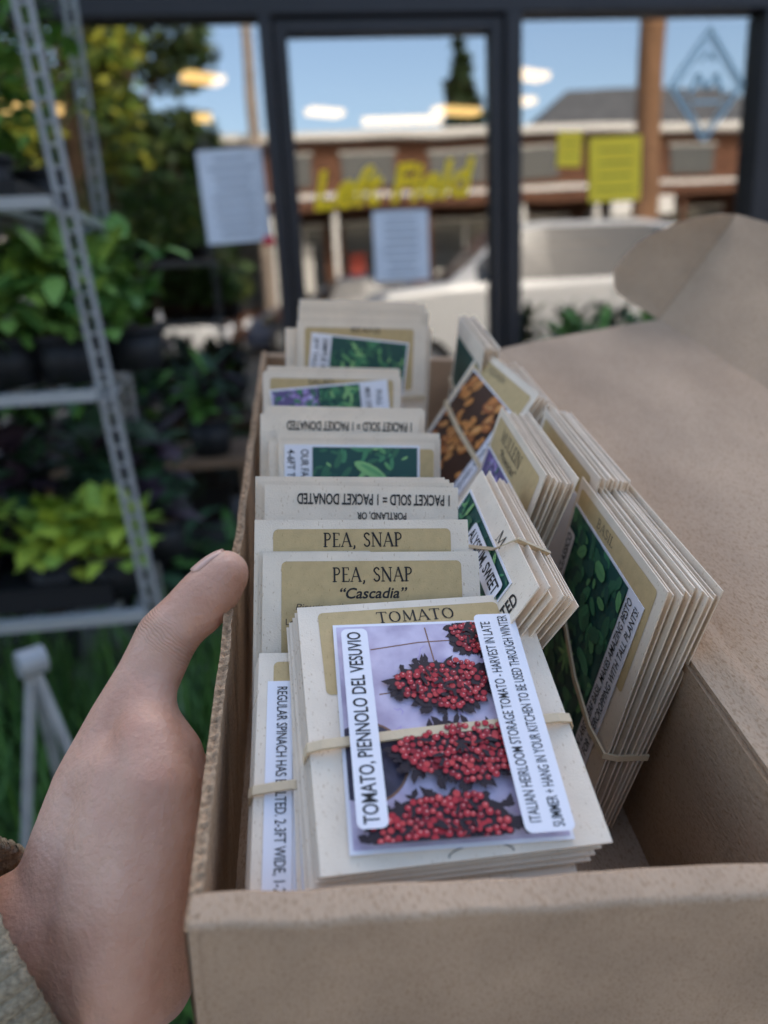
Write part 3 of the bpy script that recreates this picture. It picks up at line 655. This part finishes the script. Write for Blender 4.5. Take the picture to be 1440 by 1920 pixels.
while x<33:
    ww=rng.uniform(.9,1.9); mb.box((x,YB+.002,.7),(x+ww,YB+.05,2.6),dkgl); mb.box((x-.06,YB+.003,2.601),(x+ww+.06,YB+.1,2.7),wtrim); mb.box((x+ww*.5-.03,YB+.051,.7),(x+ww*.5+.03,YB+.08,2.6),wtrim)
    mb.box((x,YB+.002,3.5),(x+ww*.8,YB+.05,4.2),dkgl); mb.box((x-.05,YB+.003,4.201),(x+ww*.8+.05,YB+.08,4.26),wtrim)
    if rng.random()<.7: mb.box((x+.1,YB+.09,1.0),(x+.1+rng.uniform(.25,.6),YB+.13,1.0+rng.uniform(.4,1.2)),rng.choice(pcs))
    if rng.random()<.4: mb.box((x,YB+1.54,2.45),(x+rng.uniform(.8,1.6),YB+1.58,2.84),rng.choice(pcs))
    mb.box((x+ww+.15,YB+1.3,0),(x+ww+.27,YB+1.42,3.099),wtrim if rng.random()<.5 else brown); x+=ww+.5
mb.obj('windows',None,ob_)
sid=mat('stucco',(.45,.40,.33),.9,.1,3)
mb=MB(); mb.box((-26,-24,0.001),(-9,-15,4.0),sid); mb.box((-26.3,-24.3,4.001),(-8.7,-14.7,4.3),wtrim)
for i in range(6): mb.box((-24+i*2.5,-15+.001,1),(-22.5+i*2.5,-14.95,2.8),dkgl)
mb.obj('stucco_building')
gab=mat('grey_roof',(.12,.12,.12),.9,.2,2)
mb=MB(); mb.box((12,-40,0.001),(26,-32,7),brown); mb.add([(11,-41,7.001),(27,-41,7.001),(27,-31,7.001),(11,-31,7.001),(15,-36,10.2),(23,-36,10.2)],[(0,1,5,4),(1,2,5),(2,3,4,5),(3,0,4)],gab); mb.obj('gabled_house')
pw=mat('pole_wood',(.24,.13,.07),.85,.3,6,.5,60,.2,stretch=(6,6,.5)); pgm=mat('pole_grey',(.30,.24,.19),.8,.2,6)
def pole(x,y,h,r,m):
    mb=MB(); mb.tube((x,y,-.1),(x,y,h),r,r*.8,m,16); mb.box((x-1.1,y-.06,h-.7),(x+1.1,y+.06,h-.56),m)
    for k in(-1,-.5,.5,1): mb.tube((x+k,y,h-.56),(x+k,y,h-.4),.04,.03,wtrim,8)
    mb.obj('utility_pole',smooth=False)
pole(4.55,-3.4,9.5,.165,pw); pole(-.45,-11.9,10,.13,pgm)
def leafmass(mb,centers,n,size,mats,rng):
    for _ in range(n):
        c,rad=rng.choice(centers); 
        v=Vector((rng.gauss(0,1),rng.gauss(0,1),rng.gauss(0,1))).normalized()*(rng.random()**.4)
        p=Vector(c)+Vector((v.x*rad,v.y*rad,v.z*rad*.8)); s=size*rng.uniform(.6,1.4)
        a=Vector((rng.gauss(0,1),rng.gauss(0,1),rng.gauss(0,.5))).normalized(); b=a.orthogonal().normalized(); b.rotate(Matrix.Rotation(rng.uniform(0,6.28),3,a))
        mb.add([p-a*s,p-b*s*.45,p+a*s,p+b*s*.45],[(0,1,2,3)],rng.choice(mats))
fl=[mat('leaf_a',(.045,.085,.02),.6),mat('leaf_b',(.03,.06,.02),.6),mat('leaf_c',(.09,.12,.025),.6),mat('leaf_dark',(.018,.035,.015),.7)]
fly=[mat('leaf_yellow',(.30,.30,.03),.6),mat('leaf_lime',(.16,.24,.03),.6)]
bark=mat('bark',(.09,.06,.04),.9,.3,10,.6,40,.1)
def tree(name,x,y,h,cr,n,mats,rng,size=.2,low=.35,tr=.22):
    mb=MB(); mb.tube((x,y,-.1),(x+.1,y,h*.55),tr,tr*.5,bark,10); cs=[]
    for k in range(18):
        a=rng.uniform(0,6.28); zz=rng.uniform(low,.92)*h; rr=cr*(1-abs(zz/h-.6)*1.1)*rng.uniform(.3,.9)
        c=(x+math.cos(a)*rr,y+math.sin(a)*rr,zz); cs.append((c,cr*rng.uniform(.25,.42))); mb.tube((x+.05,y,h*.35+.2*zz*.5),c,tr*.3,.02,bark,6)
    leafmass(mb,cs,n,size,mats,rng); mb.obj(name)
rng=random.Random(15)
tree('broadleaf_tree',-3.0,-10.8,11,2.9,10000,fl,rng,.16,.12)
tree('broadleaf_tree',-7.5,-11.5,9,3.2,5000,fl,rng,.18,.25)
tree('broadleaf_tree',-2.05,-2.05,5.0,1.05,3200,fly+fl[:1],rng,.07,.5,.06)
mb=MB(); leafmass(mb,[((x,-13.1+rng.uniform(-.1,.1),.35),rng.uniform(.3,.55)) for x in (0.5,1.4,3.2,4.1,6.3,7.0,9.8,12.5,15)],2200,.07,fl[:3],rng); mb.obj('hedge')
def conifer(x,y,h,r,rng):
    mb=MB(); mb.tube((x,y,-.1),(x,y,h*.95),.2,.03,bark,8)
    cs=[((x+rng.uniform(-1,1)*r*(1-f)*.5,y+rng.uniform(-1,1)*r*(1-f)*.5,h*(.15+.85*f)),r*(1-f)*.7+.15) for f in [i/16 for i in range(17)]]
    leafmass(mb,cs,3500,.28,[fl[1],fl[3]],rng); mb.obj('conifer_tree')
conifer(8.0,-30,10.8,3.8,rng); conifer(10.2,-34,8,2.6,rng); conifer(-14,-28,13,3,rng)
mb=MB(); g=[]; hn=40
for i in range(hn+1):
    for j in range(7): x=-120+6*i; f=j/6; z=(16+8*noise.noise(Vector((x*.02,0,0)))+2.5*noise.noise(Vector((x*.15,3,0))))*f; g.append((x,-90-60*f,z-.2))
mb.add(g,[(i*7+j,i*7+j+1,(i+1)*7+j+1,(i+1)*7+j) for i in range(hn) for j in range(6)],mat('hill_green',(.05,.07,.035),.9,.4,.3)); mb.obj('hill')
def car(name,x,y,L_,W_,zr,zb,paint,flip=1,suv=True):
    S=[(0,.55,.55,.80),(.03,.9,.9,.92),(.10,zb*.98,zb*.98,.97),(.26,zb+.04,zb+.06,1),(.33,zb+.05,zb+.30,1),(.42,zb+.05,zr-.04,1),(.52,zb+.06,zr,1),(.78,zb+.07,zr-.02,1),(.90,zb+.07,zr-.12,1),(.965,zb+.05,zb+.15,.97),(1,.7,.75,.88)] if suv else \
      [(0,.5,.5,.8),(.03,.72,.72,.92),(.10,zb-.12,zb-.12,.97),(.28,zb,zb+.02,1),(.34,zb+.02,zb+.2,1),(.44,zb+.02,zr-.03,1),(.55,zb+.02,zr,1),(.70,zb+.03,zr-.08,1),(.84,zb+.04,zb+.12,1),(.96,zb-.02,zb,.95),(1,.6,.6,.86)]
    mb=MB(); vs=[]; kk=12
    for t,zl,zt,hw in S:
        X=(t-.5)*L_*flip; h=W_/2*hw; gh=h*(.80 if zt>zl+.1 else .93)
        ring=[(-h*.9,.25),(-h,.45),(-h,zl-.08),(-h*.97,zl),(-gh,max(zt-.06,zl+.005)),(-gh*.85,zt+.01),(gh*.85,zt+.01),(gh,max(zt-.06,zl+.005)),(h*.97,zl),(h,zl-.08),(h,.45),(h*.9,.25)]
        vs+=[(X,a,b) for a,b in ring]
    fs=[];ms=[]
    for i in range(len(S)-1):
        for k in range(kk):
            fs.append((i*kk+k,i*kk+(k+1)%kk,(i+1)*kk+(k+1)%kk,(i+1)*kk+k))
            g_=False
            if k in(3,7) and 4<=i+0<=8-(0 if suv else 1): g_=True
            if k==5 and (i in(3,4) or i==8 ) : g_=True
            if k==5 and not suv and i==7: g_=True
            ms.append(dkgl if g_ else paint)
    o=len(mb.v); mb.v+=vs
    for f,m in zip(fs,ms): mb.f.append([o+q for q in f]); mb.m.append(mb.mi(m))
    for e in(0,len(S)-1): mb.f.append([o+e*kk+q for q in range(kk)]); mb.m.append(mb.mi(paint))
    tire=mat('tire',(.02,.02,.02),.8); 
    for wx in(-.31,.31):
        for s_ in(-1,1):
            mb.tube((wx*L_,s_*(W_/2-.2),.33),(wx*L_,s_*(W_/2+.01),.33),.34,.34,tire,20); mb.tube((wx*L_,s_*(W_/2+.011),.33),(wx*L_,s_*(W_/2+.02),.33),.2,.19,mt,14)
    for t_x in(-.09,.19,.36): mb.box((t_x*L_*flip-.006,W_/2+.001,.5),(t_x*L_*flip+.006,W_/2+.004,zb-.05),dkgl)
    hl=mat('headlamp',(.8,.8,.8),.1); mb.box((-.5*L_*flip-.02,-W_*.42,.62),(-.5*L_*flip+.10,-W_*.28,.75),hl); mb.box((-.5*L_*flip-.02,W_*.28,.62),(-.5*L_*flip+.10,W_*.42,.75),hl)
    mb.obj(name,Matrix.Translation((x,y,-.13)),bevel=.02)
whitep=mat('white_car_paint',(.62,.61,.58),.3,spec=.6); greyp=mat('grey_car_paint',(.25,.26,.28),.3,spec=.6); tealp=mat('silver_car_paint',(.45,.5,.52),.3,spec=.6); bluep=mat('dark_blue_car_paint',(.03,.04,.07),.3,spec=.6)
car('parked_suv',3.05,-3.75,4.7,1.9,1.95,1.22,whitep)
car('parked_car',-3.4,-7.9,4.5,1.8,1.5,.98,whitep,-1,False)
car('parked_car',9.2,-3.75,4.6,1.8,1.55,1.0,tealp,1,False)
car('parked_car',6.6,-10.3,4.6,1.8,1.5,1.0,greyp,1,False)
car('parked_car',1.3,-10.3,4.5,1.8,1.5,.98,bluep,1,False)
car('parked_suv',-8.6,-3.75,4.7,1.9,1.85,1.15,tealp)

# ---------------- plant rack (left)
galv=mat('galvanised_steel',(.36,.37,.37),.5,.12,30,0,1,.4,metal=.3); white_m=mat('white_powdercoat',(.42,.42,.40),.5)
blackp=mat('black_plastic',(.015,.015,.016),.5)
rack=empty('plant_rack')
mb=MB()
def ladder(p,q,wv,sp=.035,bar=.005):
    p=Vector(p);q=Vector(q);wv=Vector(wv); mb.beam(p-wv/2,q-wv/2,bar,bar*2,galv,wv); mb.beam(p+wv/2,q+wv/2,bar,bar*2,galv,wv)
    n=int((q-p).length/sp)
    for i in range(n+1):
        c=p.lerp(q,i/n); mb.beam(c-wv/2,c+wv/2,bar*1.8,bar,galv,(q-p))
for xo in(0,-1.25):
    ladder((-.285+xo,1.5,.01),(-.418+xo,1.5,2.05),(.024,0,0)); ladder((-.395+xo,1.92,.01),(-.41+xo,1.92,2.0),(.022,0,0))
    for z in(.57,1.01,1.34,1.9): mb.beam((-.36+xo,1.5,z),(-.40+xo,1.92,z),.012,.012,galv)
mb.obj('uprights',None,rack)
mb=MB()
for z,xe in((.57,-.335),(1.01,-.365),(1.34,-.39)):
    mb.box((-1.65,1.46,z+.008),(xe,1.485,z+.028),white_m); mb.box((-1.65,1.93,z),(xe-.03,1.95,z+.03),white_m)
    for k in range(16): mb.box((-1.62+k*.08,1.486,z+.008),(-1.60+k*.08,1.929,z+.018),white_m)
mb.obj('shelves',None,rack)
def leaf(mb,base,az,el,ln,wd,droop,m,rng):
    base=Vector(base); d=Vector((math.cos(az)*math.cos(el),math.sin(az)*math.cos(el),math.sin(el))); side=Vector((-math.sin(az),math.cos(az),0)); vs=[]
    p=base.copy(); hw=[.12,.75,1,.7,.05]; nrm=side.cross(d)
    for k in range(5):
        up=nrm*(.18*wd)
        vs+=[p-side*wd*hw[k]+up*hw[k],p.copy(),p+side*wd*hw[k]+up*hw[k]]
        d=(d+Vector((0,0,-droop*.25))).normalized(); p=p+d*ln/4
    fs=[]
    for k in range(4):
        a=k*3; fs+=[(a,a+1,a+4,a+3),(a+1,a+2,a+5,a+4)]
    mb.add(vs,fs,m)
def pot(mb,x,y,z,r,h): mb.tube((x,y,z),(x,y,z+h),r*.8,r,blackp,16); mb.tube((x,y,z+h),(x,y,z+h+.012),r*1.08,r*1.08,blackp,16); mb.tube((x,y,z+h+.0121),(x,y,z+h+.013),r*.95,r*.95,bark,16)
def potted(name,x,y,z,r,h,n,ln,wd,mats,rng,spread=.05,droop=1.2,stems=.12,el=(.1,1.3)):
    mb=MB(); pot(mb,x,y,z,r,h)
    for _ in range(n):
        a=rng.uniform(0,6.28); q=rng.random(); zz=z+h+rng.random()**.8*stems
        leaf(mb,(x+math.cos(a)*spread*q,y+math.sin(a)*spread*q,zz),rng.uniform(0,6.28),rng.uniform(*el),ln*rng.uniform(.6,1.2),wd*rng.uniform(.6,1.2),droop*rng.uniform(.5,1.4),rng.choice(mats),rng)
    mb.obj(name,smooth=True)
pg=[mat('plant_green',(.12,.26,.045),.5),mat('plant_green_b',(.07,.17,.035),.5),mat('plant_mid',(.19,.34,.07),.5)]
pl=[mat('lettuce_lime',(.40,.50,.06),.5),mat('lettuce_green',(.26,.40,.06),.5)]
pd=[mat('plant_dark',(.04,.09,.04),.5),mat('plant_purple',(.05,.032,.045),.5),mat('plant_dark_b',(.035,.07,.035),.5)]
rng=random.Random(77)
for x in(-1.45,-1.25,-1.05,-.85,-.68,-.54): 
    potted('potted_herb',x,1.60,1.37,.055,.07,160,.08,.012,[pg[0],pg[2],pl[1],pg[1]],rng,.12,1.4,.34); potted('potted_herb',x+.05,1.80,1.37,.055,.07,130,.09,.014,pg+[pl[1]],rng,.10,1.2,.42)
for x in(-1.4,-1.15,-.92,-.72,-.55,-.43): 
    potted('leafy_plant',x,1.60,1.04,.07,.08,120,.085,.020,pg+[pg[2],pl[1]],rng,.11,1.5,.17); potted('leafy_plant',x+.08,1.80,1.04,.07,.08,80,.10,.026,pg,rng,.08,1.3,.19)
for i,x in enumerate((-1.3,-1.08,-.88,-.70,-.52,-.40)):
    potted('lettuce_plant' if i%2 or i==4 else 'purple_lettuce_plant',x,1.58,.60,.065,.08,130,.080,.027,pl if (i%2 or i==4) else pd,rng,.05,1.0,.10)
    potted('purple_lettuce_plant',x+.05,1.80,.60,.065,.08,80,.11,.034,pd,rng,.05,1.0,.20)
mb=MB(); mb.box((-1.6,1.50,1.372),(-.45,1.9,1.40),blackp); mb.obj('nursery_tray')
mb=MB(); mb.box((-1.6,1.50,.601),(-.40,1.9,.65),blackp); mb.obj('nursery_tray')
mb=MB()
for _ in range(5200):
    x=rng.uniform(-1.6,-.02); y=rng.uniform(.75,1.95); h=rng.uniform(.18,.42)
    leaf(mb,(x,y,.12),rng.uniform(0,6.28),rng.uniform(.9,1.5),h,.0035,.7,rng.choice([pg[1],pg[1],pg[0],fl[0]]),rng)
mb.box((-1.62,.72,.002),(0,1.98,.125),blackp)
mb.obj('grass_flats',smooth=True)
mb=MB(); top=Vector((-.385,1.0,.73)); wr=.008
mb.tube((-.400,.99,.73),(-.370,1.01,.73),.02,.02,galv,20)
for q in((-.50,.92,.02),(-.24,.98,.02),(-.46,1.25,.02)): mb.tube(top,q,wr,wr,galv,10)
mb.tube((-.437,.955,.38),(-.312,.99,.38),.006,.006,galv,8); mb.tube((-.437,.955,.38),(-.42,1.12,.38),.006,.006,galv,8)
mb.obj('folding_stand',bevel=.003)
mb=MB(); mb.box((-1.9,2.72,.60),(-.15,3.1,.63),wood)
for x in(-1.85,-1.0,-.2):
    for y in(2.75,3.07): mb.box((x-.02,y-.02,.002),(x+.02,y+.02,.599),wood)
mb.obj('plant_bench')
for x in(-1.7,-1.45,-1.2,-.98,-.76,-.54,-.32): potted('potted_plant',x,2.86+rng.uniform(-.05,.08),.632,.08,.12,80,.13,.022,pd+[pg[1],pg[0]],rng,.08,1.2,.18)
mb=MB(); mb.box((1.0,2.72,.66),(2.1,3.12,.69),wood)
for x in(1.05,2.05):
    for y in(2.75,3.08): mb.box((x-.02,y-.02,.002),(x+.02,y+.02,.659),wood)
mb.obj('plant_bench')
for x in(1.10,1.32,1.54,1.76,1.98): potted('potted_plant',x,2.9,.692,.08,.12,80,.13,.022,pg+[pd[0]],rng,.08,1.2,.2)
for x in(-1.7,-1.3,-.9,-.5,-.2,.3): potted('potted_plant',x,2.5,.0,.12,.2,70,.2,.03,pd+[pg[1]],rng,.1,1.2,.2)
